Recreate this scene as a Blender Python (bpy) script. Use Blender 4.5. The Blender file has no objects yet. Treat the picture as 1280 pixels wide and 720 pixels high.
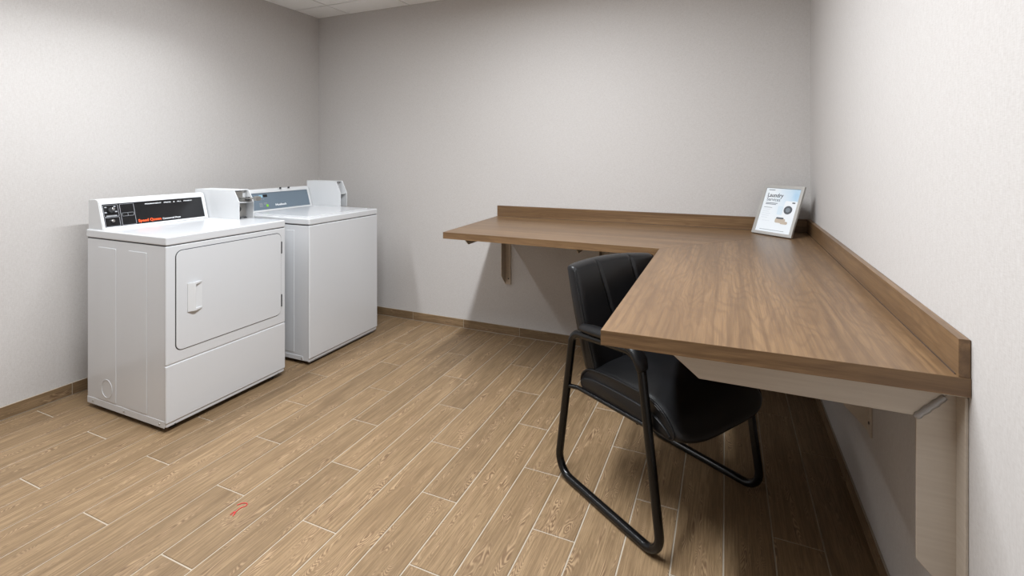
import bpy, bmesh, math, random
from mathutils import Vector, Matrix
random.seed(7)
S = bpy.context.scene
COL = S.collection
PI = math.pi

# ------------------------------------------------------------------ camera
YAW, FPX, HORIZON, CAMH = 0.412, 612.52, 194.66, 1.303
cd = bpy.data.cameras.new('camera')
cam = bpy.data.objects.new('camera', cd); COL.objects.link(cam)
cam.location = (0, 0, CAMH)
cam.rotation_euler = (PI/2, 0, YAW)
cd.sensor_fit = 'HORIZONTAL'; cd.sensor_width = 36.0
cd.lens = 36.0*FPX/1280.0
cd.shift_y = -(360.0-HORIZON)/1280.0
cd.clip_start = 0.02
S.camera = cam
# ------------------------------------------------------------------ world, exposure, lamps
w = bpy.data.worlds.new('world'); S.world = w; w.use_nodes = True
w.node_tree.nodes['Background'].inputs[0].default_value = (0.8, 0.85, 0.9, 1)
w.node_tree.nodes['Background'].inputs[1].default_value = 0.0
S.view_settings.view_transform = 'Standard'; S.view_settings.look = 'None'
S.view_settings.exposure = 0.08; S.view_settings.gamma = 1.0
S.view_settings.use_curve_mapping = False
LAMP_COL = (0.915, 0.958, 1.0)
LAMP_W, LAMP_L = 0.11, 1.83
# (x, y, watts, beam spread) of the recessed linear ceiling lamps, long side along Y
LAMPS = [(-0.92, 1.25, 88.0, 176), (-2.66, 1.15, 18.0, 116)]
for lx, ly, pw, sp_ in LAMPS:
    ld = bpy.data.lights.new('lamp_beam', 'AREA'); ld.shape = 'RECTANGLE'; ld.size = LAMP_W; ld.size_y = LAMP_L
    ld.energy = pw; ld.spread = math.radians(sp_); ld.color = LAMP_COL
    lo = bpy.data.objects.new('lamp_beam', ld); COL.objects.link(lo); lo.location = (lx, ly, 2.5052-0.006)

# ------------------------------------------------------------------ room dimensions
XL, XR, YB, YF, ZC = -3.27, 0.4431, 3.2542, -1.5, 2.5052

# ------------------------------------------------------------------ helpers
def obj(name, bm, mat=None, parent=None, smooth=None, mats=None):
    if isinstance(bm, bmesh.types.BMesh):
        me = bpy.data.meshes.new(name)
        bmesh.ops.recalc_face_normals(bm, faces=bm.faces[:])
        bm.to_mesh(me); bm.free()
    else:
        me = bm
    if mat is not None and not me.materials: me.materials.append(mat)
    if smooth is not None:
        for p in me.polygons: p.use_smooth = True
        me.set_sharp_from_angle(angle=math.radians(smooth))
    o = bpy.data.objects.new(name, me); COL.objects.link(o)
    if smooth is not None and smooth < 45:
        wn = o.modifiers.new('weighted_normal', 'WEIGHTED_NORMAL'); wn.keep_sharp = True; wn.weight = 90
    if parent is not None: o.parent = parent
    return o
def thing(name, label, cat, loc=(0,0,0), rz=0.0, group=None):
    o = bpy.data.objects.new(name, None); COL.objects.link(o)
    o.empty_display_size = 0.1
    o.location = loc; o.rotation_euler = (0,0,rz)
    o['label'] = label; o['category'] = cat
    if group: o['group'] = group
    return o
def tag(o, label, cat, group=None):
    o['label'] = label; o['category'] = cat
    if group: o['group'] = group
    return o
def structure(o, label=None):
    o['kind'] = 'structure'
    if label: o['label'] = label
    return o
def box(bm, x0, x1, y0, y1, z0, z1, bev=0.0, seg=2):
    b = bmesh.new()
    bmesh.ops.create_cube(b, size=1)
    for v in b.verts:
        v.co = Vector(((x0+x1)/2+v.co.x*(x1-x0), (y0+y1)/2+v.co.y*(y1-y0), (z0+z1)/2+v.co.z*(z1-z0)))
    if bev > 0:
        bmesh.ops.bevel(b, geom=b.edges[:], offset=bev, segments=seg, profile=0.5, affect='EDGES')
    merge(bm, b); return bm
def merge(bm, b):
    me = bpy.data.meshes.new('tmp'); b.to_mesh(me); b.free()
    bm.from_mesh(me); bpy.data.meshes.remove(me)
def B(*a, **k): return box(bmesh.new(), *a, **k)
def prism(pts, fn0, fn1, bev=0.0, seg=2, bm=None):
    """closed polygon swept from fn0(p) to fn1(p)"""
    b = bmesh.new()
    a = [b.verts.new(fn0(p)) for p in pts]; c = [b.verts.new(fn1(p)) for p in pts]
    n = len(pts)
    b.faces.new(a); b.faces.new(list(reversed(c)))
    for i in range(n): b.faces.new((a[i], a[(i+1)%n], c[(i+1)%n], c[i]))
    bmesh.ops.recalc_face_normals(b, faces=b.faces[:])
    if bev > 0:
        bmesh.ops.bevel(b, geom=b.edges[:], offset=bev, segments=seg, profile=0.5, affect='EDGES')
    if bm is None: return b
    merge(bm, b); return bm
def rrect(w, h, r, seg=6, cx=0, cy=0):
    out = []
    for sx, sy, a0 in ((1,1,0),(-1,1,90),(-1,-1,180),(1,-1,270)):
        for k in range(seg+1):
            a = math.radians(a0+90*k/seg)
            out.append((cx+sx*(w/2-r)+r*math.cos(a), cy+sy*(h/2-r)+r*math.sin(a)))
    return out
def ring(outer, inner, f0, f1, bm=None):
    """frame between two loops of equal length, swept from depth f0 to f1"""
    b = bm or bmesh.new(); n = len(outer)
    o0 = [b.verts.new(f0(p)) for p in outer]; i0 = [b.verts.new(f0(p)) for p in inner]
    o1 = [b.verts.new(f1(p)) for p in outer]; i1 = [b.verts.new(f1(p)) for p in inner]
    for k in range(n):
        j = (k+1) % n
        b.faces.new((o0[k], o0[j], i0[j], i0[k])); b.faces.new((o1[k], i1[k], i1[j], o1[j]))
        b.faces.new((o0[k], o1[k], o1[j], o0[j])); b.faces.new((i0[k], i0[j], i1[j], i1[k]))
    return b
def cyl(c, axis, r, h, seg=20, bev=0.0, r2=None):
    b = bmesh.new()
    bmesh.ops.create_cone(b, cap_ends=True, segments=seg, radius1=r, radius2=r if r2 is None else r2, depth=h)
    if bev > 0:
        es = [e for e in b.edges if abs(e.verts[0].co.z-e.verts[1].co.z) < 1e-6]
        bmesh.ops.bevel(b, geom=es, offset=bev, segments=2, profile=0.5, affect='EDGES')
    q = Vector((0,0,1)).rotation_difference(Vector(axis).normalized())
    bmesh.ops.transform(b, matrix=Matrix.Translation(Vector(c)) @ q.to_matrix().to_4x4(), verts=b.verts[:])
    return b
def tube(path, r, seg=14, closed=False, ry=None, side=None, bm=None, caps=True):
    """sweep an ellipse along a path. side = fixed axis of width ry"""
    b = bm or bmesh.new(); n = len(path); P = [Vector(p) for p in path]
    loops = []
    prev = None
    for i in range(n):
        if closed: t = P[(i+1)%n]-P[i-1]
        else: t = P[min(i+1,n-1)]-P[max(i-1,0)]
        t.normalize()
        if side is not None:
            s = Vector(side); s = (s-t*s.dot(t)).normalized()
        elif prev is None:
            s = Vector((0,0,1)) if abs(t.z) < 0.9 else Vector((1,0,0))
            s = (s-t*s.dot(t)).normalized()
        else:
            s = (prev-t*prev.dot(t)).normalized()
        prev = s
        u = t.cross(s)
        rr = r[i] if isinstance(r, (list, tuple)) else r
        ra = (ry[i] if isinstance(ry, (list, tuple)) else ry) if ry is not None else rr
        loops.append([b.verts.new(P[i]+s*ra*math.cos(2*PI*k/seg)+u*rr*math.sin(2*PI*k/seg)) for k in range(seg)])
    m = n if closed else n-1
    for i in range(m):
        A, C = loops[i], loops[(i+1)%n]
        for k in range(seg):
            b.faces.new((A[k], A[(k+1)%seg], C[(k+1)%seg], C[k]))
    if not closed and caps:
        b.faces.new(list(reversed(loops[0]))); b.faces.new(loops[-1])
    return b
def rounded_path(pts, radii, seg=8, closed=True):
    out = []; n = len(pts); P = [Vector(p) for p in pts]
    for i in range(n):
        if not closed and i in (0, n-1): out.append(P[i]); continue
        p, a, c = P[i], P[i-1], P[(i+1)%n]
        d1 = (a-p).normalized(); d2 = (c-p).normalized()
        ang = d1.angle(d2); L = radii[i]/math.tan(ang/2)
        s, e = p+d1*L, p+d2*L
        cen = p+(d1+d2).normalized()*(radii[i]/math.sin(ang/2))
        v0, v1 = s-cen, e-cen; tot = v0.angle(v1)
        for k in range(seg+1):
            f = k/seg
            out.append(cen+(v0*math.sin((1-f)*tot)+v1*math.sin(f*tot))/math.sin(tot))
    return out
def text_mesh(txt, size, M, depth=0.0003, align='LEFT', shear=0.0, bold=0.0, width=None, space=1.0):
    cu = bpy.data.curves.new('lettering', 'FONT'); cu.body = txt; cu.size = size
    cu.extrude = depth; cu.align_x = align; cu.shear = shear; cu.offset = bold; cu.resolution_u = 3
    cu.space_character = space
    t = bpy.data.objects.new('lettering_tmp', cu); COL.objects.link(t)
    dg = bpy.context.evaluated_depsgraph_get()
    me = bpy.data.meshes.new_from_object(t.evaluated_get(dg))
    bpy.data.objects.remove(t); bpy.data.curves.remove(cu)
    if width:
        x = [v.co.x for v in me.vertices]; s = width/(max(x)-min(x)); x0 = min(x)
        for v in me.vertices: v.co.x = (v.co.x-x0)*s
    me.transform(M)
    me.name = 'lettering'; me.materials.clear()
    return me

# ------------------------------------------------------------------ materials
def srgb(r, g, b):
    f = lambda c: (c/255/12.92) if c/255 <= 0.04045 else ((c/255+0.055)/1.055)**2.4
    return (f(r), f(g), f(b), 1)
class NT:
    def __init__(s, name):
        s.m = bpy.data.materials.new(name); s.m.use_nodes = True
        s.t = s.m.node_tree; s.b = s.t.nodes['Principled BSDF']
    def n(s, typ, **kw):
        nd = s.t.nodes.new(typ)
        for k, v in kw.items():
            if k.startswith('i_'):
                nd.inputs[k[2:].replace('_', ' ')].default_value = v
            else: setattr(nd, k, v)
        return nd
    def l(s, a, b): s.t.links.new(a, b)
    def math(s, op, a, b=None, clamp=False):
        nd = s.n('ShaderNodeMath', operation=op, use_clamp=clamp)
        for i, v in enumerate((a, b)):
            if v is None: continue
            if isinstance(v, (int, float)): nd.inputs[i].default_value = v
            else: s.l(v, nd.inputs[i])
        return nd.outputs[0]
    def mix(s, fac, a, b, blend='MIX'):
        nd = s.n('ShaderNodeMix', data_type='RGBA', blend_type=blend)
        for k, v in ((0, fac), (6, a), (7, b)):
            if isinstance(v, (int, float)): nd.inputs[k].default_value = v
            elif isinstance(v, tuple): nd.inputs[k].default_value = v
            else: s.l(v, nd.inputs[k])
        return nd.outputs[2]
    def mapping(s, vec, scale, loc=(0,0,0)):
        nd = s.n('ShaderNodeMapping'); nd.inputs['Scale'].default_value = scale; nd.inputs['Location'].default_value = loc
        s.l(vec, nd.inputs['Vector']); return nd.outputs[0]
    def noise(s, vec, scale, detail=3, rough=0.5, dist=0.0):
        nd = s.n('ShaderNodeTexNoise', i_Scale=scale, i_Detail=detail, i_Roughness=rough, i_Distortion=dist)
        s.l(vec, nd.inputs['Vector']); return nd.outputs['Fac']
    def ramp(s, fac, *stops):
        nd = s.n('ShaderNodeValToRGB'); e = nd.color_ramp.elements
        e[0].position, e[0].color = stops[0]; e[1].position, e[1].color = stops[-1]
        for p, c in stops[1:-1]:
            x = e.new(p); x.color = c
        s.l(fac, nd.inputs[0]); return nd.outputs[0]
    def bump(s, h, strength, dist=0.001):
        nd = s.n('ShaderNodeBump', i_Strength=strength, i_Distance=dist)
        s.l(h, nd.inputs['Height']); s.l(nd.outputs[0], s.b.inputs['Normal'])
    def set(s, **kw):
        for k, v in kw.items():
            k = k.replace('_', ' ')
            if hasattr(v, 'is_linked') or hasattr(v, 'links'): s.l(v, s.b.inputs[k])
            else: s.b.inputs[k].default_value = v
        return s.m
def plain(name, rgb, rough=0.5, metal=0.0, spec=0.5, coat=0.0, var=0.03, vscale=30):
    t = NT(name); tc = t.n('ShaderNodeTexCoord').outputs['Object']
    n = t.noise(tc, vscale, 3)
    c = srgb(*rgb); d = tuple(x*(1-var*2) for x in c[:3])+(1,)
    t.l(t.mix(n, d, c), t.b.inputs['Base Color'])
    t.set(Roughness=rough, Metallic=metal, Specular_IOR_Level=spec, Coat_Weight=coat)
    return t.m
def mat_wall():
    t = NT('woven_wallcovering'); tc = t.n('ShaderNodeTexCoord').outputs['Object']
    h = t.noise(t.mapping(tc, (70,70,520)), 1, 2); v = t.noise(t.mapping(tc, (520,520,70)), 1, 2)
    big = t.noise(tc, 2.2, 2)
    f = t.math('ADD', t.math('MULTIPLY', h, 0.5), t.math('MULTIPLY', v, 0.5))
    c = t.ramp(f, (0.30, srgb(182,177,173)), (0.52, srgb(193,189,186)), (0.72, srgb(201,198,195)))
    c = t.mix(t.math('MULTIPLY', big, 0.10), c, srgb(187,182,179))
    t.l(c, t.b.inputs['Base Color']); t.bump(f, 0.10, 0.0006)
    t.set(Roughness=0.85, Specular_IOR_Level=0.2); return t.m
def mat_oak(name='oak_look_tile', shade=1.0):
    """wood-look porcelain, grain along local Y, every tile with a piece of grain of its own"""
    t = NT(name); tc = t.n('ShaderNodeTexCoord').outputs['Object']
    oi = t.n('ShaderNodeObjectInfo'); rnd = oi.outputs['Random']
    cv = t.n('ShaderNodeCombineXYZ')
    for i, k in enumerate((37.0, 91.0, 53.0)): t.l(t.math('MULTIPLY', rnd, k), cv.inputs[i])
    add = t.n('ShaderNodeVectorMath', operation='ADD'); t.l(tc, add.inputs[0]); t.l(cv.outputs[0], add.inputs[1])
    p = add.outputs[0]
    fibre = t.noise(t.mapping(p, (190,7,190)), 1, 5, 0.7)
    streak = t.noise(t.mapping(p, (28,1.6,28)), 1, 3, 0.55)
    field = t.noise(t.mapping(p, (19,3.4,19)), 1, 2, 0.5, 0.4)
    rings = t.math('SINE', t.math('MULTIPLY', field, 190.0))
    rings = t.math('MULTIPLY_ADD', rings, 0.5); 
    rings.node.inputs[2].default_value = 0.5
    mask = t.noise(t.mapping(p, (30,6.0,30), (3,7,1)), 1, 2, 0.5)
    mask = t.ramp(mask, (0.53, (0,0,0,1)), (0.66, (1,1,1,1)))
    dark, mid, lite = srgb(130,106,79), srgb(152,126,95), srgb(168,141,108)
    c = t.ramp(streak, (0.25, dark), (0.5, mid), (0.76, lite))
    c = t.mix(t.ramp(fibre, (0.40, (0.8,0.8,0.8,1)), (0.60, (0,0,0,1))), c, srgb(116,93,67))
    cath = t.ramp(rings, (0.10, srgb(106,80,58)), (0.5, srgb(148,121,94)), (0.9, srgb(184,156,121)))
    c = t.mix(t.math('MULTIPLY', mask, 0.64), c, cath)
    tint = t.math('MULTIPLY_ADD', rnd, 0.16); tint.node.inputs[2].default_value = 0.77*shade
    hv = t.n('ShaderNodeHueSaturation'); t.l(tint, hv.inputs['Value']); t.l(c, hv.inputs['Color']); hv.inputs['Saturation'].default_value = 1.0
    t.l(hv.outputs[0], t.b.inputs['Base Color'])
    t.bump(fibre, 0.12, 0.0006)
    t.set(Roughness=0.46, Specular_IOR_Level=0.35); return t.m
def mat_walnut(name, axis):
    t = NT(name); tc = t.n('ShaderNodeTexCoord').outputs['Object']
    def sc(a, c):  # c along the grain
        v = [a, a, a]; v[axis] = c; return tuple(v)
    fibre = t.noise(t.mapping(tc, sc(420, 9)), 1, 4, 0.65)
    line = t.noise(t.mapping(tc, sc(75, 1.6), (9,4,2)), 1, 4, 0.6, 0.2)
    band = t.noise(t.mapping(tc, sc(13, 0.8), (1.3,2.1,0.4)), 1, 3, 0.5, 0.4)
    field = t.noise(t.mapping(tc, sc(6.5, 1.1), (4,2,7)), 1, 3, 0.45, 0.3)
    rings = t.math('SINE', t.math('MULTIPLY', field, 120.0))
    rings = t.math('MULTIPLY_ADD', rings, 0.5); rings.node.inputs[2].default_value = 0.5
    c = t.ramp(band, (0.30, srgb(103,79,54)), (0.50, srgb(123,96,67)), (0.72, srgb(141,112,80)))
    c = t.mix(t.ramp(line, (0.38, (0.62,0.62,0.62,1)), (0.56, (0,0,0,1))), c, srgb(92,69,47))
    c = t.mix(t.ramp(rings, (0.0, (0.34,0.34,0.34,1)), (0.55, (0,0,0,1))), c, srgb(90,67,46))
    c = t.mix(t.ramp(fibre, (0.36, (0.40,0.40,0.40,1)), (0.58, (0,0,0,1))), c, srgb(92,68,48))
    t.l(c, t.b.inputs['Base Color']); t.bump(fibre, 0.04, 0.0004)
    t.set(Roughness=0.33, Specular_IOR_Level=0.45); return t.m
def mat_leather():
    t = NT('black_leather'); tc = t.n('ShaderNodeTexCoord').outputs['Object']
    vo = t.n('ShaderNodeTexVoronoi', i_Scale=420.0); t.l(tc, vo.inputs['Vector'])
    n = t.noise(tc, 14, 4)
    t.l(t.ramp(n, (0.3, srgb(10,10,11)), (0.7, srgb(15,15,17))), t.b.inputs['Base Color'])
    h = t.math('ADD', t.math('MULTIPLY', vo.outputs['Distance'], 0.6), t.math('MULTIPLY', n, 0.8))
    t.bump(h, 0.22, 0.0012)
    t.set(Roughness=0.38, Specular_IOR_Level=0.45); return t.m
def mat_steel():
    t = NT('brushed_steel'); tc = t.n('ShaderNodeTexCoord').outputs['Object']
    n = t.noise(t.mapping(tc, (6,6,120)), 1, 3)
    t.l(t.ramp(n, (0.3, srgb(186,175,162)), (0.7, srgb(194,184,171))), t.b.inputs['Base Color'])
    t.set(Roughness=0.45, Metallic=0.25); return t.m
def mat_emit(name, rgb, strength):
    t = NT(name); t.set(Base_Color=rgb, Emission_Color=rgb, Emission_Strength=strength); return t.m
def mat_ceiling():
    t = NT('acoustic_tile'); tc = t.n('ShaderNodeTexCoord').outputs['Object']
    n = t.noise(tc, 260, 3); c = t.ramp(n, (0.3, srgb(236,235,232)), (0.7, srgb(246,245,243)))
    t.l(c, t.b.inputs['Base Color']); t.bump(n, 0.15, 0.001); t.set(Roughness=0.95, Specular_IOR_Level=0.1); return t.m

M = {}
M['wall'] = mat_wall(); M['oak'] = mat_oak(); M['oak_base'] = mat_oak('oak_look_skirting', 0.86)
M['grout'] = plain('grout', (176,164,147), 0.9, var=0.06, vscale=40)
M['wal_x'] = mat_walnut('walnut_laminate_along_x', 0); M['wal_y'] = mat_walnut('walnut_laminate_along_y', 1)
M['leather'] = mat_leather(); M['black_metal'] = plain('black_enamel', (8,8,9), 0.24, 0.0, 0.4, var=0.1)
M['white'] = plain('white_enamel', (204,205,207), 0.22, var=0.006, coat=0.2)
M['white2'] = plain('white_plastic', (208,209,210), 0.35, var=0.006)
M['grey_base'] = plain('grey_base_steel', (168,169,172), 0.45, var=0.03)
M['gap'] = plain('dark_gap', (38,38,40), 0.7)
M['panel_black'] = plain('black_glass', (26,26,28), 0.16, var=0.05)
M['panel_blue'] = plain('slate_overlay', (104,118,130), 0.3, var=0.02)
M['line_grey'] = plain('grey_print', (150,152,156), 0.5)
M['print_white'] = plain('white_print', (236,238,240), 0.5)
M['print_orange'] = plain('orange_print', (244,88,30), 0.5)
M['green'] = plain('green_print', (128,196,60), 0.5)
M['lcd'] = plain('lcd', (24,26,30), 0.15); M['ltblue'] = plain('light_blue_print', (150,196,216), 0.5)
M['chrome'] = plain('chrome', (205,205,205), 0.18, 1.0, var=0.02)
M['dark_metal'] = plain('dark_metal', (70,70,72), 0.4, 0.7)
M['metal'] = plain('coin_steel', (170,168,164), 0.35, 0.8)
M['steel'] = mat_steel(); M['weld'] = plain('weld_steel', (176,174,173), 0.35, 0.4, var=0.1, vscale=300)
M['alu'] = plain('aluminium_frame', (190,188,184), 0.35, 0.6)
M['paper_white'] = plain('white_paper_print', (226,230,234), 0.4, var=0.01)
def mat_sheet():
    t = NT('printed_sheet'); tc = t.n('ShaderNodeTexCoord').outputs['Object']
    sx = t.n('ShaderNodeSeparateXYZ'); t.l(tc, sx.inputs[0])
    fx = t.ramp(t.math('MULTIPLY', sx.outputs[0], 4.2), (0.30, (0,0,0,1)), (0.85, (1,1,1,1)))
    fz = t.ramp(t.math('MULTIPLY', sx.outputs[2], 3.7), (0.35, (0,0,0,1)), (0.80, (1,1,1,1)))
    n = t.noise(tc, 18, 3)
    f = t.math('MULTIPLY', t.math('MULTIPLY', fx, fz), t.math('ADD', n, 0.35), clamp=True)
    t.l(t.mix(f, srgb(224,229,233), srgb(170,200,222)), t.b.inputs['Base Color'])
    t.set(Roughness=0.35); return t.m
M['paper'] = mat_sheet()
M['ceil'] = mat_ceiling(); M['ceil_grid'] = plain('grid_shadow_line', (70,68,66), 0.9)
M['red'] = plain('red_thread', (206,60,60), 0.8)
M['caulk'] = plain('dark_caulk', (70,56,46), 0.7)
M['grey_text'] = plain('grey_ink', (120,128,136), 0.6); M['dark_text'] = plain('dark_ink', (78,82,88), 0.6)
M['pale_blue'] = plain('pale_blue_ink', (206,220,230), 0.6); M['beige'] = plain('beige_ink', (186,172,156), 0.6)
M['pale_grey'] = plain('pale_grey_ink', (206,212,218), 0.6)
M['lamp'] = mat_emit('lamp_lens', (1.0, 0.965, 0.915, 1), 1.0)

# ================================================================== SETTING
# --- walls: solid slabs outside the room
T = 0.12
structure(obj('wall_left', B(XL-T, XL, YF-T, YB+T, -0.05, ZC+0.1), M['wall']))
structure(obj('wall_back', B(XL, XR, YB, YB+T, -0.05, ZC+0.1), M['wall']))
structure(obj('wall_right', B(XR, XR+T, YF-T, YB+T, -0.05, ZC+0.1), M['wall']))
structure(obj('wall_front', B(XL, XR, YF-T, YF, -0.05, ZC+0.1), M['wall']))
# --- floor: grout bed and wood-look tiles laid in thirds
floor = structure(obj('floor', B(XL, XR, YF, YB, -0.06, -0.0022), M['grout']))
PX, PY, G = 0.15335, 0.8985, 0.0046
cache = {}
def plank_mesh(w_, l_, t_, mat, bev=0.0012):
    k = (round(w_,3), round(l_,3), round(t_,3), mat.name)
    if k not in cache:
        b = B(-w_/2, w_/2, -l_/2, l_/2, -t_, 0, bev=bev, seg=1)
        me = bpy.data.meshes.new('floor_tile'); b.to_mesh(me); b.free(); me.materials.append(mat); cache[k] = me
    return cache[k]
X0 = 0.2985                       # right-hand joint line of column 0
k = -1
while True:
    xr = X0-PX*k; xl = xr-PX
    if xr < XL+0.01: break
    a, c = max(xl+G/2, XL+0.002), min(xr-G/2, XR-0.002)
    if c-a > 0.01:
        yj = 1.892+PY/3*k+0.0014*k
        j = math.floor((YF-yj)/PY)
        while yj+PY*j < YB:
            y0, y1 = max(yj+PY*j+G/2, YF+0.002), min(yj+PY*(j+1)-G/2, YB-0.003)
            if y1-y0 > 0.012:
                o = obj('floor_tile', plank_mesh(c-a, y1-y0, 0.008, M['oak']), None, floor)
                o.location = ((a+c)/2, (y0+y1)/2, random.uniform(-0.0004, 0.0))
                if (k*7+j*3) % 2: o.rotation_euler = (0,0,PI)
            j += 1
    k += 1
# --- skirting of cut tiles
BH, BT, SEG = 0.066, 0.009, 0.4577
def skirting(name, axis, lo, hi, joint, place, rz):
    base = structure(obj(name, place(None, lo, hi), M['grout']))
    p = joint-SEG*math.ceil((joint-lo)/SEG)
    while p < hi:
        s, e = max(p+0.0018, lo+0.001), min(p+SEG-0.0018, hi-0.001)
        if e-s > 0.01:
            me = plank_mesh(BH-0.006, e-s, BT, M['oak_base'])
            o = obj('skirting_tile', me, None, base)
            place(o, s, e)
        p += SEG
def pl_left(o, s, e):
    if o is None: return B(XL+0.0005, XL+BT-0.002, s, e, 0.0, BH)
    o.location = (XL+BT+0.0005, (s+e)/2, 0.002+BH/2); o.rotation_euler = (0, PI/2, 0)
def pl_right(o, s, e):
    if o is None: return B(XR-BT+0.002, XR-0.0005, s, e, 0.0, BH)
    o.location = (XR-BT-0.0005, (s+e)/2, 0.002+BH/2); o.rotation_euler = (0, -PI/2, 0)
def pl_back(o, s, e):
    if o is None: return B(s, e, YB-BT+0.002, YB-0.0005, 0.0, BH)
    o.location = ((s+e)/2, YB-BT-0.0005, 0.002+BH/2)
    o.rotation_euler = Matrix(((0,-1,0),(0,0,-1),(1,0,0))).to_euler()
skirting('baseboard_left', 1, YF+0.001, YB-0.001, 1.486, pl_left, 0)
skirting('baseboard_right', 1, YF+0.001, YB-0.001, 1.8445, pl_right, 0)
skirting('baseboard_back', 0, XL+0.012, XR-0.012, -2.276, pl_back, 0)
# --- ceiling: slab and lay-in panels
ceiling = structure(obj('ceiling', B(XL, XR, YF, YB, ZC+0.012, ZC+0.1), M['ceil_grid']))
CP, CG = 0.6125, 0.011
xs = sorted([-2.93+CP*i for i in range(-1, 7)]); ys = sorted([3.0-CP*i for i in range(-1, 11)])
pc = {}
for a, c in zip(xs[:-1], xs[1:]):
    for d, e in zip(ys[:-1], ys[1:]):
        x0, x1 = max(a+CG/2, XL+0.001), min(c-CG/2, XR-0.001); y0, y1 = max(d+CG/2, YF+0.001), min(e-CG/2, YB-0.001)
        if x1-x0 < 0.02 or y1-y0 < 0.02: continue
        key = (round(x1-x0,3), round(y1-y0,3))
        if key not in pc:
            b = B(-(x1-x0)/2, (x1-x0)/2, -(y1-y0)/2, (y1-y0)/2, 0, 0.0118)
            me = bpy.data.meshes.new('ceiling_panel'); b.to_mesh(me); b.free(); me.materials.append(M['ceil']); pc[key] = me
        o = obj('ceiling_panel', pc[key], None, ceiling); o.location = ((x0+x1)/2, (y0+y1)/2, ZC)
# --- recessed linear lamps
lens_mat = NT('lamp_lens'); lens_mat.set(Base_Color=(1,1,1,1), Emission_Color=LAMP_COL+(1,), Emission_Strength=12.0)
for i, (lx, ly, st, sp_) in enumerate(LAMPS):
    t = thing('ceiling_lamp', 'long slim recessed ceiling lamp above '+('the counter side of the room', 'the two laundry machines')[i], 'ceiling light', (lx, ly, ZC), 0, 'linear ceiling lamps')
    o_ = rrect(LAMP_W+0.04, LAMP_L+0.04, 0.006, 3); i_ = rrect(LAMP_W, LAMP_L, 0.003, 3)
    obj('trim_ring', ring(o_, i_, lambda p: (p[0], p[1], 0.0), lambda p: (p[0], p[1], -0.004)), M['white2'], t)
    obj('lens', B(-LAMP_W/2, LAMP_W/2, -LAMP_L/2, LAMP_L/2, -0.0025, -0.0005), lens_mat.m, t)

# ================================================================== COUNTER
DZ, DT = 0.8636, 0.0375
FL, FI, NI, NR = (-1.493, 2.426), (-0.290, 2.405), (-0.290, 1.223), (XR-0.001, 1.247)
BLc, BRc = (-1.531, YB-0.001), (XR-0.001, YB-0.001)
ct = thing('corner_counter', 'L-shaped walnut laminate work counter fixed in the room corner with low backsplash', 'counter', (0,0,DZ-DT))
up = lambda z: (lambda p: (p[0], p[1], z))
obj('worktop_panel', prism([FL, FI, BRc, BLc], up(0), up(DT), bev=0.0012, seg=2), M['wal_x'], ct, smooth=35)
obj('worktop_panel', prism([FI, NI, NR, BRc], up(0), up(DT), bev=0.0012, seg=2), M['wal_y'], ct, smooth=35)
bs = 0.0759
obj('backsplash', prism([(-1.531, YB-0.02), (XR-0.0205, YB-0.02), (XR-0.0205, YB-0.001), (-1.531, YB-0.001)], up(DT), up(DT+bs), bev=0.001), M['wal_x'], ct, smooth=35)
obj('backsplash', prism([(XR-0.020, 1.247), (XR-0.001, 1.247), (XR-0.001, YB-0.001), (XR-0.020, YB-0.001)], up(DT), up(DT+bs), bev=0.001), M['wal_y'], ct, smooth=35)
obj('edge_band', prism([NI, (NR[0], NR[1]), (NR[0], NR[1]-0.0012), (NI[0], NI[1]-0.0012)], up(0.0002), up(DT-0.0002)), M['wal_x'], ct)
obj('edge_band', prism([FL, BLc, (BLc[0]-0.0012, BLc[1]), (FL[0]-0.0012, FL[1])], up(0.0002), up(DT-0.0002)), M['wal_y'], ct)
obj('caulk_line', B(-1.52, XR-0.02, YB-0.0218, YB-0.0195, DT-0.0004, DT+0.0018), M['caulk'], ct)
obj('caulk_line', B(XR-0.0218, XR-0.0195, 1.26, YB-0.02, DT-0.0004, DT+0.0018), M['caulk'], ct)

# ================================================================== BRACKETS
def bracket(label, loc, rz, LA=0.60):
    t = thing('counter_bracket', label, 'bracket', loc, rz, 'steel angle brackets under the counter')
    W, LV, FW, TH = 0.076, 0.456, 0.042, 0.006
    f0, f1 = (lambda p: (p[0], 0, p[1])), (lambda p: (p[0], TH, p[1]))
    b = prism([(-0.001, 0), (-LA, 0), (-LA+0.095, -W), (-0.0725, -W)], f0, f1, bev=0.0008, seg=1)
    box(b, -LA+0.004, -0.001, -FW, 0.001, -TH, -0.0003, bev=0.0008, seg=1)
    obj('arm', b, M['steel'], t)
    b = prism([(-0.001, -0.001), (-0.0725, -W-0.0005), (-0.0725, -LV+0.076), (-0.001, -LV)], f0, f1, bev=0.0008, seg=1)
    box(b, -TH, -0.0005, -FW, 0.001, -LV, -TH-0.0005, bev=0.0008, seg=1)
    leg = obj('leg', b, M['steel'], t)
    n = 10
    path = [(-0.0745+0.050*i/n, -0.0012, -0.0785+0.052*i/n) for i in range(n+1)]
    rr = [0.0070+0.0010*math.sin(i*2.1)-(0.002 if i in (0, n) else 0) for i in range(n+1)]
    obj('weld_bead', tube(path, rr, 10), M['weld'], t, smooth=50)
    for z in (-0.415,):
        obj('screw', cyl((-TH-0.001, -0.024, z), (-1,0,0), 0.0048, 0.003, 12, 0.0008), M['dark_metal'], leg)
    return t
zb = DZ-DT-0.0003
bracket('steel angle bracket with weld bead under near end of counter by right wall', (XR, 1.3, zb), 0)
bracket('steel bracket on right wall in shadow behind the near bracket', (XR, 2.0, zb), 0)
bracket('steel bracket on back wall under the free left end of counter', (-1.472, YB, zb), PI/2, 0.655)
bracket('steel bracket on back wall behind the chair back', (-0.765, YB, zb), PI/2, 0.655)

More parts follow.
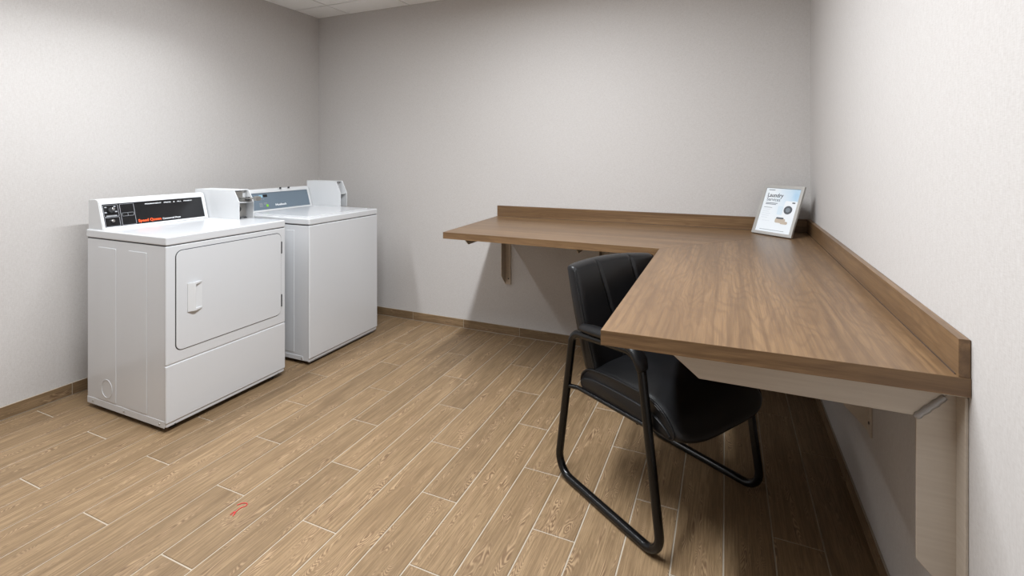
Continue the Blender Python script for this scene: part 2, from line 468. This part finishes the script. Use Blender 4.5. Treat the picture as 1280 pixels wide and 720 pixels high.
# ================================================================== LAUNDRY MACHINES
YZ = lambda x: (lambda p: (x, p[0], p[1]))
XZ = lambda y: (lambda p: (p[0], y, p[1]))
def console(t, xb, base_x, top_x, z0, z1, y0, y1, panel_mat, py0, py1):
    """sloping control housing; returns housing object and a point mapper (y, s) on the sloped face"""
    prof = [(xb, z0), (base_x, z0), (top_x, z1), (top_x-0.006, z1+0.006), (top_x-0.03, z1+0.009), (xb, z1+0.004)]
    hs = obj('control_console', prism(prof, XZ(y0), XZ(y1), bev=0.0025, seg=2), M['white2'], t, smooth=40)
    d = Vector((top_x-base_x, 0, z1-z0)).normalized(); nrm = Vector((d.z, 0, -d.x))
    def P(y, s, h=0.0): return Vector((base_x, y, z0))+d*s+nrm*h
    L = math.hypot(top_x-base_x, z1-z0)
    def rect(ya, yb, sa, sb): return [(ya, sa), (yb, sa), (yb, sb), (ya, sb)]
    obj('bezel', ring(rect(y0+0.003, y1-0.003, 0.001, L-0.003), rect(py0, py1, 0.0115, 0.1345), lambda p: P(*p, -0.002), lambda p: P(*p, 0.0045)), M['white2'], hs)
    obj('control_panel', prism(rect(py0, py1, 0.0115, 0.1345), lambda p: P(*p, -0.001), lambda p: P(*p, 0.0008)), panel_mat, hs)
    def TM(y, s, h=0.0012):
        m = Matrix((( 0, d.x, nrm.x), (1, 0, 0), (0, d.z, nrm.z))).to_4x4(); m.translation = P(y, s, h); return m
    return hs, P, TM
def outline(hs, P, ya, yb, sa, sb, mat, wd=0.0016, r=0.004, name='panel_line'):
    o_ = rrect(yb-ya, sb-sa, r, 4, (ya+yb)/2, (sa+sb)/2); i_ = rrect(yb-ya-2*wd, sb-sa-2*wd, max(r-wd, 0.0008), 4, (ya+yb)/2, (sa+sb)/2)
    obj(name, ring(o_, i_, lambda p: P(*p, 0.0006), lambda p: P(*p, 0.0014)), mat, hs)
def strip(hs, P, ya, yb, sa, sb, mat, name, h=0.0014):
    obj(name, prism([(ya, sa), (yb, sa), (yb, sb), (ya, sb)], lambda p: P(*p, 0.0004), lambda p: P(*p, h)), mat, hs)
def coin_box(t, xb, xf, y0, y1, z0, z1, slide):
    """coin meter case: two side wings, top, shelf, recessed front"""
    prof = [(xb, z0), (xf, z0), (xf, z0+0.106), (xf-0.045, z1), (xb, z1)]
    b = prism(prof, XZ(y0), XZ(y0+0.004), bev=0.0008, seg=1)
    cb = obj('coin_box', b, M['white2'], t)
    obj('side_wing', prism(prof, XZ(y1-0.004), XZ(y1), bev=0.0008, seg=1), M['white2'], cb)
    obj('case', B(xb, xf-0.075, y0+0.004, y1-0.004, z0, z1-0.001), M['white2'], cb)
    obj('top_cover', B(xf-0.076, xf-0.052, y0+0.004, y1-0.004, z1-0.005, z1-0.001), M['white2'], cb)
    obj('shelf', B(xf-0.076, xf-0.006, y0+0.004, y1-0.004, z0+0.098, z0+0.103), M['white2'], cb)
    obj('meter_plate', B(xf-0.0752, xf-0.060, y0+0.012, y1-0.03, z0+0.108, z1-0.012, bev=0.002), M['metal'], cb)
    vd = obj('vault_door', B(xf-0.0752, xf-0.052, y0+0.010, y1-0.012, z0+0.012, z0+0.090, bev=0.002), M['white' if not slide else 'metal'], cb)
    obj('lock', cyl((xf-0.050, (y0+y1)/2-0.018, z0+0.058), (1,0,0), 0.017, 0.010, 20, 0.001), M['gap'], cb)
    for yy in (y0+0.03, y0+0.07):
        obj('slot', B(xf-0.05, xf-0.046, yy, yy+0.018, z0+0.0008, z0+0.006), M['gap'], cb)
    if slide:
        ym = y0+0.062
        obj('coin_slide', B(xf-0.07, xf+0.066, ym-0.016, ym+0.020, z0+0.121, z0+0.127, bev=0.001), M['metal'], cb)
        obj('slide_housing', B(xf-0.066, xf-0.012, ym-0.030, ym+0.034, z0+0.106, z0+0.119, bev=0.002), M['metal'], cb)
        obj('slide_knob', B(xf+0.062, xf+0.084, ym-0.018, ym+0.022, z0+0.112, z0+0.138, bev=0.004), M['metal'], cb)
        obj('slide_bolt', cyl((xf-0.004, ym-0.004, z0+0.121), (1,0,0.1), 0.011, 0.03, 16, 0.001), M['dark_metal'], cb)
    return cb

# ---- dryer (front near corner of the pair); local x = out of the wall, y = to the viewer's right
dx, dy, dz = 0.655, 0.676, 0.922
OX, OY = -2.396-dx/2, 1.7865
t = thing('clothes_dryer', 'white front-loading coin clothes dryer with black control panel', 'dryer', (OX, OY, 0))
lx = lambda X: X-OX
ly = lambda Y: Y-OY
h2, w2 = dx/2, dy/2
body = obj('cabinet', B(-h2+0.004, h2-0.004, -w2+0.003, w2-0.003, 0.027, 0.877, bev=0.006), M['white'], t, smooth=40)
obj('base_rail', B(h2-0.020, h2-0.008, -w2+0.01, w2-0.01, 0.026, 0.05), M['grey_base'], t)
for yy in (-w2+0.045, w2-0.045):
    obj('screw', cyl((h2-0.0065, yy, 0.034), (1,0,0), 0.006, 0.004, 12, 0.001), M['dark_metal'], body)
obj('top_panel', B(-h2, h2+0.0015, -w2-0.0005, w2+0.0005, 0.8805, dz, bev=0.007, seg=3), M['white'], t, smooth=40)
obj('top_gap_shade', B(-h2+0.006, h2-0.006, -w2+0.005, w2-0.005, 0.8765, 0.881), M['gap'], t)  # dark block: shade of the gap under the top, put in as colour
fr = obj('front_panel', B(h2-0.014, h2, -w2+0.0005, w2-0.0005, 0.319, 0.8765, bev=0.005, seg=3), M['white'], t, smooth=40)
obj('lower_panel', B(h2-0.014, h2+0.001, -w2+0.0005, w2-0.0005, 0.046, 0.3155, bev=0.005, seg=3), M['white'], t, smooth=40)
dw, dh, dcy, dcz = 0.597, 0.474, ly(1.7925), 0.612
obj('door_gap_shade', prism(rrect(dw+0.007, dh+0.007, 0.033, 8, dcy, dcz), YZ(h2-0.002), YZ(h2+0.0006)), M['gap'], t)  # dark plate whose rim paints the shaded gap around the door
door = obj('door', prism(rrect(dw, dh, 0.03, 8, dcy, dcz), YZ(h2-0.001), YZ(h2+0.0045), bev=0.0012, seg=2), M['white'], t, smooth=40)
# handle: ramp rising to a lip, hollow to its right closed by two cheeks
xf0 = h2+0.0045; hy0, hy1, hz0, hz1 = ly(1.545), ly(1.617), 0.546, 0.684
ym = hy0+0.032
b = prism([(0.0, hy0), (0.0, ym), (0.018, ym), (0.014, ym-0.010), (0.003, hy0)], lambda p: (xf0+p[0], p[1], hz0), lambda p: (xf0+p[0], p[1], hz1), bev=0.001, seg=2)
for za, zz in ((hz0, hz0+0.010), (hz1-0.010, hz1)):
    prism([(0.0, ym-0.002), (0.0, hy1), (0.003, hy1), (0.018, ym-0.002)], lambda p: (xf0+p[0], p[1], za), lambda p: (xf0+p[0], p[1], zz), bev=0.001, seg=1, bm=b)
box(b, xf0-0.001, xf0+0.0015, ym-0.002, hy1, hz0+0.004, hz1-0.004)
obj('handle', b, M['white2'], door, smooth=40)
for za, zz in ((0.729, 0.799), (0.418, 0.489)):
    obj('hinge', B(h2-0.001, h2+0.006, ly(2.0925), ly(2.0985), za, zz, bev=0.0015), M['dark_metal'], t)
ys_ = -w2+0.003
for xa, xb_ in ((-2.946, -2.793), (-2.689, -2.544)):
    b = prism(rrect(xb_-xa, 0.773, 0.004, 3, lx((xa+xb_)/2), 0.4505), XZ(ys_+0.001), XZ(ys_-0.0024), bev=0.001, seg=1)
    obj('side_panel', b, M['white'], t, smooth=40)
c1 = [(math.cos(2*PI*q/36), math.sin(2*PI*q/36)) for q in range(36)]
obj('vent_knockout', ring([(lx(-2.868)+x*0.047, 0.125+z*0.047) for x, z in c1], [(lx(-2.868)+x*0.043, 0.125+z*0.043) for x, z in c1], XZ(ys_-0.0012), XZ(ys_-0.0040)), M['white'], t, smooth=40)
sr = obj('side_rail', B(-h2+0.008, h2-0.014, ys_-0.0015, ys_+0.001, 0.024, 0.056, bev=0.0006, seg=1), M['white'], t)
for X in (-2.99, -2.725, -2.445):
    obj('screw', cyl((lx(X), ys_-0.002, 0.040), (0,-1,0), 0.0052, 0.004, 12, 0.001), M['metal'], sr)
for sx in (-1, 1):
    for sy in (-1, 1):
        obj('foot', cyl((sx*(h2-0.06), sy*(w2-0.06), 0.0125), (0,0,1), 0.022, 0.0245, 16, 0.002), M['gap'], t)
hs, P, TM = console(t, -h2+0.002, lx(-2.92), lx(-2.965), dz-0.001, 1.068, ly(1.4575), ly(2.0155), M['panel_black'], ly(1.469), ly(1.995))
for a in ((1.4735, 1.5425, 0.0665, 0.130), (1.4735, 1.5425, 0.014, 0.0635), (1.5500, 1.6185, 0.014, 0.130)):
    outline(hs, P, ly(a[0]), ly(a[1]), a[2], a[3], M['line_grey'])
outline(hs, P, ly(1.556), ly(1.613), 0.0630, 0.0815, M['line_grey'], 0.0012)
strip(hs, P, ly(1.5835), ly(1.5850), 0.066, 0.078, M['line_grey'], 'panel_line')
strip(hs, P, ly(1.484), ly(1.532), 0.068, 0.074, M['line_grey'], 'panel_line')
for (yy, ss) in ((1.486, 0.118), (1.527, 0.120), (1.483, 0.090), (1.531, 0.092)):
    strip(hs, P, ly(yy)-0.005, ly(yy)+0.005, ss-0.003, ss+0.003, M['line_grey'], 'dial_mark')
kn = obj('dial', cyl(P(ly(1.507), 0.100, 0.006), P(0,0,1)-P(0,0,0), 0.014, 0.012, 24, 0.002), M['gap'], hs, smooth=40)
q0 = P(ly(1.511), 0.103, 0.017); b = cyl(q0, P(0,0,1)-P(0,0,0), 0.0095, 0.014, 16, 0.002, r2=0.007); obj('dial_grip', b, M['chrome'], hs, smooth=40)
obj('push_button', cyl(P(ly(1.5078), 0.0435, 0.005), P(0,0,1)-P(0,0,0), 0.0085, 0.010, 20, 0.003), M['chrome'], hs, smooth=40)
obj('lettering', text_mesh('Speed Queen', 0.021, TM(ly(1.628), 0.0225), bold=0.0006, shear=0.0, width=0.117), M['print_orange'], hs)
obj('lettering', text_mesh('Commercial Dryer', 0.0145, TM(ly(1.753), 0.0225), bold=0.0001, width=0.10), M['print_white'], hs)
obj('lettering', text_mesh('PERMANENT   PRESS   &   ALL   FABRIC', 0.0085, TM(ly(1.675), 0.1165), bold=0.0001, width=0.26), M['print_white'], hs)
coin_box(t, -h2+0.002, lx(-2.652), ly(2.019), ly(2.119), dz-0.0005, 1.0965, True)

# ---- washer
dxw, dyw, dzw = 0.665, 0.646, 0.9126
OX, OY = -2.363-dxw/2, 2.5997
t = thing('clothes_washer', 'white top-loading coin clothes washer with slate blue control panel', 'washer', (OX, OY, 0))
lx = lambda X, OX=OX: X-OX
ly = lambda Y, OY=OY: Y-OY
h2, w2 = dxw/2, dyw/2
obj('cabinet', B(-h2+0.004, h2-0.006, -w2+0.002, w2-0.002, 0.022, 0.868, bev=0.006), M['white'], t, smooth=40)
obj('top_panel', B(-h2, h2+0.001, -w2-0.001, w2+0.001, 0.8715, dzw, bev=0.008, seg=3), M['white'], t, smooth=40)
obj('top_gap_shade', B(-h2+0.006, h2-0.008, -w2+0.004, w2-0.004, 0.867, 0.872), M['gap'], t)  # same dark block, painting the shade between cabinet and top
obj('front_panel', B(h2-0.016, h2, -w2, w2, 0.040, 0.868, bev=0.007, seg=3), M['white'], t, smooth=40)
br = obj('base_rail', B(h2-0.022, h2-0.010, -w2+0.008, w2-0.008, 0.018, 0.046), M['grey_base'], t)
for yy in (-w2+0.055, w2-0.055):
    obj('screw', cyl((h2-0.0085, yy, 0.031), (1,0,0), 0.006, 0.004, 12, 0.001), M['metal'], br)
ys_ = -w2+0.002
obj('side_panel', prism(rrect(0.44, 0.765, 0.004, 3, lx(-2.492-0.22), 0.451), XZ(ys_+0.001), XZ(ys_-0.002), bev=0.0008, seg=1), M['white'], t, smooth=40)
sr = obj('side_rail', B(-h2+0.02, h2-0.055, ys_-0.0022, ys_+0.001, 0.026, 0.052, bev=0.0006, seg=1), M['white'], t)
obj('screw', cyl((h2-0.062, ys_-0.003, 0.038), (0,-1,0), 0.006, 0.004, 12, 0.001), M['metal'], sr)
lid = obj('loading_lid', prism(rrect(0.49, dyw-0.085, 0.02, 5, lx(-2.655), 0), up(dzw-0.002), up(dzw+0.006), bev=0.003, seg=2), M['white'], t, smooth=40)
for sx in (-1, 1):
    for sy in (-1, 1):
        obj('foot', cyl((sx*(h2-0.06), sy*(w2-0.06), 0.0115), (0,0,1), 0.02, 0.0225, 16, 0.002), M['gap'], t)
hs, P, TM = console(t, -h2+0.002, lx(-2.965), lx(-3.010), dzw-0.001, 1.058, ly(2.286), ly(2.886), M['panel_blue'], ly(2.300), ly(2.866))
strip(hs, P, ly(2.466), ly(2.500), 0.103, 0.121, M['lcd'], 'display')
strip(hs, P, ly(2.433), ly(2.460), 0.101, 0.119, M['ltblue'], 'display_label')
for yy in (2.437, 2.450, 2.463):
    strip(hs, P, ly(yy), ly(yy+0.006), 0.086, 0.091, M['line_grey'], 'key')
for r_ in range(4):
    for c_ in range(2 if r_ < 2 else 1):
        strip(hs, P, ly(2.424+0.036*c_), ly(2.450+0.036*c_), 0.058-0.0075*r_, 0.0615-0.0075*r_, M['line_grey'], 'key')
obj('start_key', cyl(P(ly(2.487), 0.040, 0.0008), P(0,0,1)-P(0,0,0), 0.010, 0.002, 20, 0.0006), M['green'], hs)
obj('lettering', text_mesh('Huebsch', 0.021, TM(ly(2.555), 0.0335), bold=0.0005, width=0.094), M['print_white'], hs)
for yy in (2.616, 2.690):
    obj('screw', cyl((lx(-3.0), ly(yy), 1.066), (0,0,1), 0.007, 0.012, 12, 0.001), M['gap'], hs)
coin_box(t, -h2+0.002, lx(-2.683), ly(2.889), ly(2.921)+0.038, dzw-0.0005, 1.109, False)

# ================================================================== CHAIR
CH = math.radians(-32.7)
ch = thing('guest_chair', 'black leather guest chair with armrests and black sled base', 'chair', (-0.265, 2.0146, 0), CH)
R = 0.0160
for sgn in (-1, 1):
    off = lambda u: sgn*(0.281+0.03*u)
    pr = [(-0.167, 0.607), (0.185, 0.640), (0.277, R), (-0.266, R)]
    pts = rounded_path([(u, 0, z) for u, z in pr], [0.055, 0.07, 0.06, 0.07], 8)
    pts = [(p.x, off(p.x), p.z) for p in pts]
    sf = obj('side_frame', tube(pts, R*0.94, 16, closed=True, ry=R, side=(0,1,0)), M['black_metal'], ch, smooth=60)
    # arm pad
    path, rr, ry = [], [], []
    ap = [(-0.120, 0.636), (-0.105, 0.642), (-0.06, 0.647), (0.03, 0.655), (0.10, 0.660), (0.140, 0.656), (0.168, 0.642), (0.187, 0.618), (0.195, 0.592), (0.197, 0.582)]
    sz = [0.35, 0.8, 1, 1, 1, 1, 1, 1, 0.85, 0.4]
    ap2 = []
    obj('arm_pad', tube([(u, off(u), z) for u, z in ap], [0.0175*s for s in sz], 18, ry=[0.029*s for s in sz], side=(0,1,0)), M['leather'], ch, smooth=60)
    # seat rail
    obj('seat_rail', tube(rounded_path([(-0.195, off(-0.195), 0.384), (-0.150, sgn*0.262, 0.388), (0.19, sgn*0.262, 0.394), (0.212, off(0.212), 0.396)], [0,0.03,0.03,0], 5, closed=False), 0.0085, 12), M['black_metal'], ch, smooth=60)
for u in (-0.10, 0.15):
    obj('cross_bar', tube([(u, -0.262, 0.388), (u, 0.262, 0.388)], 0.0085, 12), M['black_metal'], ch, smooth=60)
# seat cushion
def smooth_closed(pts, n):
    """Catmull-Rom closed curve"""
    out = []; m = len(pts); P_ = [Vector((p[0], p[1], 0)) for p in pts]
    for i in range(m):
        a, b_, c, d = P_[i-1], P_[i], P_[(i+1)%m], P_[(i+2)%m]
        for k_ in range(n):
            f = k_/n
            q = 0.5*((2*b_)+(c-a)*f+(2*a-5*b_+4*c-d)*f*f+(3*b_-a-3*c+d)*f**3)
            out.append((q.x, q.y))
    return out
sp = smooth_closed([(-0.150, 0.415), (-0.142, 0.447), (-0.105, 0.474), (-0.02, 0.486), (0.09, 0.490), (0.19, 0.486), (0.250, 0.463), (0.288, 0.425), (0.297, 0.400), (0.280, 0.388), (0.20, 0.392), (0.05, 0.390), (-0.09, 0.386), (-0.135, 0.393)], 5)
b = bmesh.new(); loops = []; NV = 28; HW = 0.254
cz0 = 0.435; cu0 = 0.08
for i in range(NV+1):
    s = -1+2*i/NV; v = HW*math.copysign(abs(s)**0.75 if abs(s) < 1 else 1, s)
    e = 1-(abs(v)/HW)**4.5
    edge = max(0, (abs(v)-HW*0.955)/(HW*0.045)); sh = 1-0.06*edge**2
    lp = []
    for (u, z) in sp:
        uu = cu0+(u-cu0)*sh; zz = cz0+(z-cz0)*sh
        top = max(0, (zz-0.43)/0.06); fr_ = max(0, (uu-0.18)/0.11)
        lp.append(b.verts.new((uu+0.040*e*fr_, v, zz+0.020*e*top-0.02*e*fr_*(1-min(1,top)))))
    loops.append(lp)
n = len(sp)
for i in range(NV):
    for k_ in range(n): b.faces.new((loops[i][k_], loops[i][(k_+1)%n], loops[i+1][(k_+1)%n], loops[i+1][k_]))
b.faces.new(loops[0]); b.faces.new(list(reversed(loops[-1])))
seat = obj('seat', b, M['leather'], ch, smooth=50)
for sgn in (-1, 1):
    obj('seat_piping', tube([(cu0+(u-cu0)*0.985, sgn*HW*0.985, cz0+(z-cz0)*0.99) for u, z in sp], 0.0042, 8, closed=True), M['leather'], seat, smooth=60)
# boxed side: a slightly raised lower cushion band
for sgn in (-1, 1):
    lowp = smooth_closed([(-0.147, 0.412), (-0.128, 0.438), (-0.06, 0.452), (0.08, 0.455), (0.19, 0.450), (0.250, 0.430), (0.286, 0.402), (0.272, 0.390), (0.15, 0.389), (0.0, 0.388), (-0.12, 0.388)], 4)
    obj('seat_side', prism(lowp, lambda p: (p[0], sgn*(HW-0.01), p[1]), lambda p: (cu0+(p[0]-cu0)*0.975, sgn*(HW+0.007), 0.42+(p[1]-0.42)*0.9), bev=0.003, seg=2), M['leather'], seat, smooth=60)
# backrest
NT_ = 48
NF, NB = 120, 40
def back_center(t_): return -0.100-0.115*t_-0.015*t_*t_, 0.452+0.400*t_
def back_pt(t_, f, front):
    tb = 0.06; ends = 1.0
    if t_ < tb: ends = math.sqrt(max(0.0, 1-((tb-t_)/tb)**2))
    if t_ > 1-tb*0.7: ends = math.sqrt(max(0.0, 1-((t_-1+tb*0.7)/(tb*0.7))**2))
    hw = (0.240+0.014*math.sin(PI*min(1, t_*0.8+0.15)))*(0.965+0.035*ends)
    th = (0.041-0.008*t_)*max(0.04, ends)
    v = hw*f
    rim = max(0.0, 1-abs(f)**26)**0.5
    u, z = back_center(t_)
    arch = 0.013*(1-f*f)*max(0, (t_-0.3)/0.7)**2
    wrap = 0.024*abs(f)**2.2
    if front:
        p_ = 0.014*(1-abs(f)**3)*math.sin(PI*t_)**0.6
        for sv in (-0.100+0.022*(1-t_), 0.100-0.022*(1-t_)):
            p_ -= 0.009*math.exp(-((v-sv)/0.0075)**2)*ends
        d_ = th*rim+p_*ends
    else:
        d_ = -th*rim-0.006*(1-f*f)*ends
    return Vector((u-0.022+wrap+d_, v, z+arch))
def fs(n): return [math.sin(PI/2*max(-1, min(1, (-1+2*i/(n-1)))))*0.55+(-1+2*i/(n-1))*0.45 for i in range(n)]
SEC = [(f, True) for f in fs(NF)]+[(f, False) for f in reversed(fs(NB)[1:-1])]
NS = len(SEC)
b = bmesh.new(); loops = []
for i in range(NT_+1):
    t_ = 0.5-0.5*math.cos(PI*i/NT_)
    loops.append([b.verts.new(back_pt(t_, f, fr_)) for f, fr_ in SEC])
for i in range(NT_):
    for k_ in range(NS): b.faces.new((loops[i][k_], loops[i][(k_+1)%NS], loops[i+1][(k_+1)%NS], loops[i+1][k_]))
b.faces.new(loops[0]); b.faces.new(list(reversed(loops[-1])))
bk = obj('backrest', b, M['leather'], ch, smooth=60)
for sgn in (-1, 1):
    obj('back_piping', tube([back_pt(0.03+0.955*i/24, sgn*0.975, True) for i in range(25)], 0.0042, 8), M['leather'], bk, smooth=60)
# back support uprights
for sgn in (-1, 1):
    obj('back_bracket', tube([(-0.10, sgn*0.15, 0.392), (-0.165, sgn*0.15, 0.400), (-0.190, sgn*0.15, 0.46), (-0.225, sgn*0.15, 0.62)], 0.010, 10), M['black_metal'], ch, smooth=60)

# ================================================================== SIGN on the counter
bl = Vector((0.1330, 3.1069, 0)); brr = Vector((0.3138, 2.9522, 0))
W_, H_ = (brr-bl).length, 0.292
ang = math.atan2(brr.y-bl.y, brr.x-bl.x)
sg = thing('framed_notice', 'silver framed laundry services notice leaning on counter in the corner', 'sign', (bl.x, bl.y, DZ+0.0005), ang)
TI = math.radians(24.0)
def SP(x, y, h=0.0):   # x right, y up along the tilted face, h out of the face
    return Vector((x, y*math.sin(TI)-h*math.cos(TI)+0.008*math.cos(TI), y*math.cos(TI)+h*math.sin(TI)+0.0))
def srect(x0, x1, y0, y1): return [(x0, y0), (x1, y0), (x1, y1), (x0, y1)]
FWd = 0.0165
obj('frame', ring(srect(0, W_, 0, H_), srect(FWd, W_-FWd, FWd, H_-FWd), lambda p: SP(*p, 0.0), lambda p: SP(*p, 0.012)), M['alu'], sg)
pp = obj('notice_sheet', prism(srect(FWd-0.001, W_-FWd+0.001, FWd-0.001, H_-FWd+0.001), lambda p: SP(*p, 0.003), lambda p: SP(*p, 0.007)), M['paper'], sg)
obj('back_board', prism(srect(0.004, W_-0.004, 0.004, H_-0.004), lambda p: SP(*p, -0.0015), lambda p: SP(*p, 0.003)), M['dark_metal'], sg)
obj('easel_leg', prism([(W_*0.36, 0.19), (W_*0.64, 0.19), (W_*0.60, 0.0), (W_*0.40, 0.0)],
    lambda p: (p[0], SP(0, 0.19).y+0.006+(0.19-p[1])*0.30, p[1]/0.19*SP(0, 0.19).z), lambda p: (p[0], SP(0, 0.19).y+0.003+(0.19-p[1])*0.30, p[1]/0.19*SP(0, 0.19).z)), M['dark_metal'], sg)
def spanel(x0, x1, y0, y1, mat, name, r=0.002, h=0.0074):
    obj(name, prism(rrect(x1-x0, y1-y0, min(r, (x1-x0)/2.01, (y1-y0)/2.01), 5, (x0+x1)/2, (y0+y1)/2), lambda p: SP(*p, 0.0068), lambda p: SP(*p, h)), mat, pp)
def STM(x, y):
    e1 = Vector((1,0,0)); e2 = SP(0,1)-SP(0,0); e3 = e1.cross(e2)
    m = Matrix((e1, e2, e3)).transposed().to_4x4(); m.translation = SP(x, y, 0.0076); return m
ix = FWd; 
# pale blue sky of the printed picture, machine, basket
spanel(0.116, 0.146, 0.122, 0.172, M['pale_blue'], 'printed_towel', 0.006, 0.0073)
spanel(0.148, W_-FWd-0.002, 0.108, 0.205, M['paper_white'], 'printed_washer', 0.008, 0.0072)
obj('printed_washer_door', prism([(0.176+0.024*x, 0.153+0.024*y) for x, y in c1], lambda p: SP(*p, 0.0070), lambda p: SP(*p, 0.0079)), M['dark_text'], pp)
obj('printed_washer_door', prism([(0.176+0.013*x, 0.153+0.013*y) for x, y in c1], lambda p: SP(*p, 0.0075), lambda p: SP(*p, 0.0082)), M['grey_text'], pp)
spanel(0.190, 0.206, 0.192, 0.199, M['dark_text'], 'printed_display', 0.001, 0.0079)
spanel(0.118, 0.176, 0.075, 0.101, M['beige'], 'printed_basket', 0.008, 0.0078)
spanel(0.122, 0.165, 0.098, 0.107, M['dark_text'], 'printed_towel', 0.004, 0.0079)
spanel(0.150, 0.192, 0.070, 0.086, M['beige'], 'printed_basket', 0.007, 0.0080)
obj('lettering', text_mesh('Laundry', 0.034, STM(0.034, 0.222), width=0.094, bold=0.0004), M['dark_text'], pp)
obj('lettering', text_mesh('Services', 0.028, STM(0.034, 0.198), width=0.082, bold=0.0002), M['grey_text'], pp)
# unreadable small print
for i, (x0, x1, y) in enumerate(((0.032, 0.070, 0.262), (0.034, 0.105, 0.184), (0.034, 0.098, 0.177))):
    spanel(x0, x1, y, y+0.004, M['grey_text'], 'small_print', 0.001)
for i in range(6):
    spanel(0.030, 0.080-0.006*(i % 3), 0.158-0.012*i, 0.1605-0.012*i, M['pale_grey'] if i else M['grey_text'], 'small_print', 0.001)
spanel(0.040, 0.085, 0.080, 0.082, M['pale_grey'], 'small_print', 0.001)
spanel(0.040, 0.185, 0.0285, 0.0305, M['grey_text'], 'small_print', 0.001)

# ================================================================== RED THREAD on the floor
th = [(-1.6466,1.2188), (-1.648,1.2356), (-1.6385,1.2260), (-1.6332,1.2182), (-1.6380,1.2290), (-1.6426,1.238), (-1.6445,1.2571), (-1.6361,1.272), (-1.6419,1.2832), (-1.6592,1.2791), (-1.6702,1.2628)]
sm = []
V3 = [Vector((x, y, 0.0014)) for x, y in th]
for i in range(len(V3)-1):
    a, b_, c, d = V3[max(i-1,0)], V3[i], V3[i+1], V3[min(i+2, len(V3)-1)]
    for k_ in range(6):
        f = k_/6; sm.append(0.5*((2*b_)+(c-a)*f+(2*a-5*b_+4*c-d)*f*f+(3*b_-a-3*c+d)*f**3))
sm.append(V3[-1])
tag(obj('thread', tube(sm, 0.0014, 8), M['red'], None, smooth=60), 'small curled piece of red thread lying on the tile floor', 'thread')
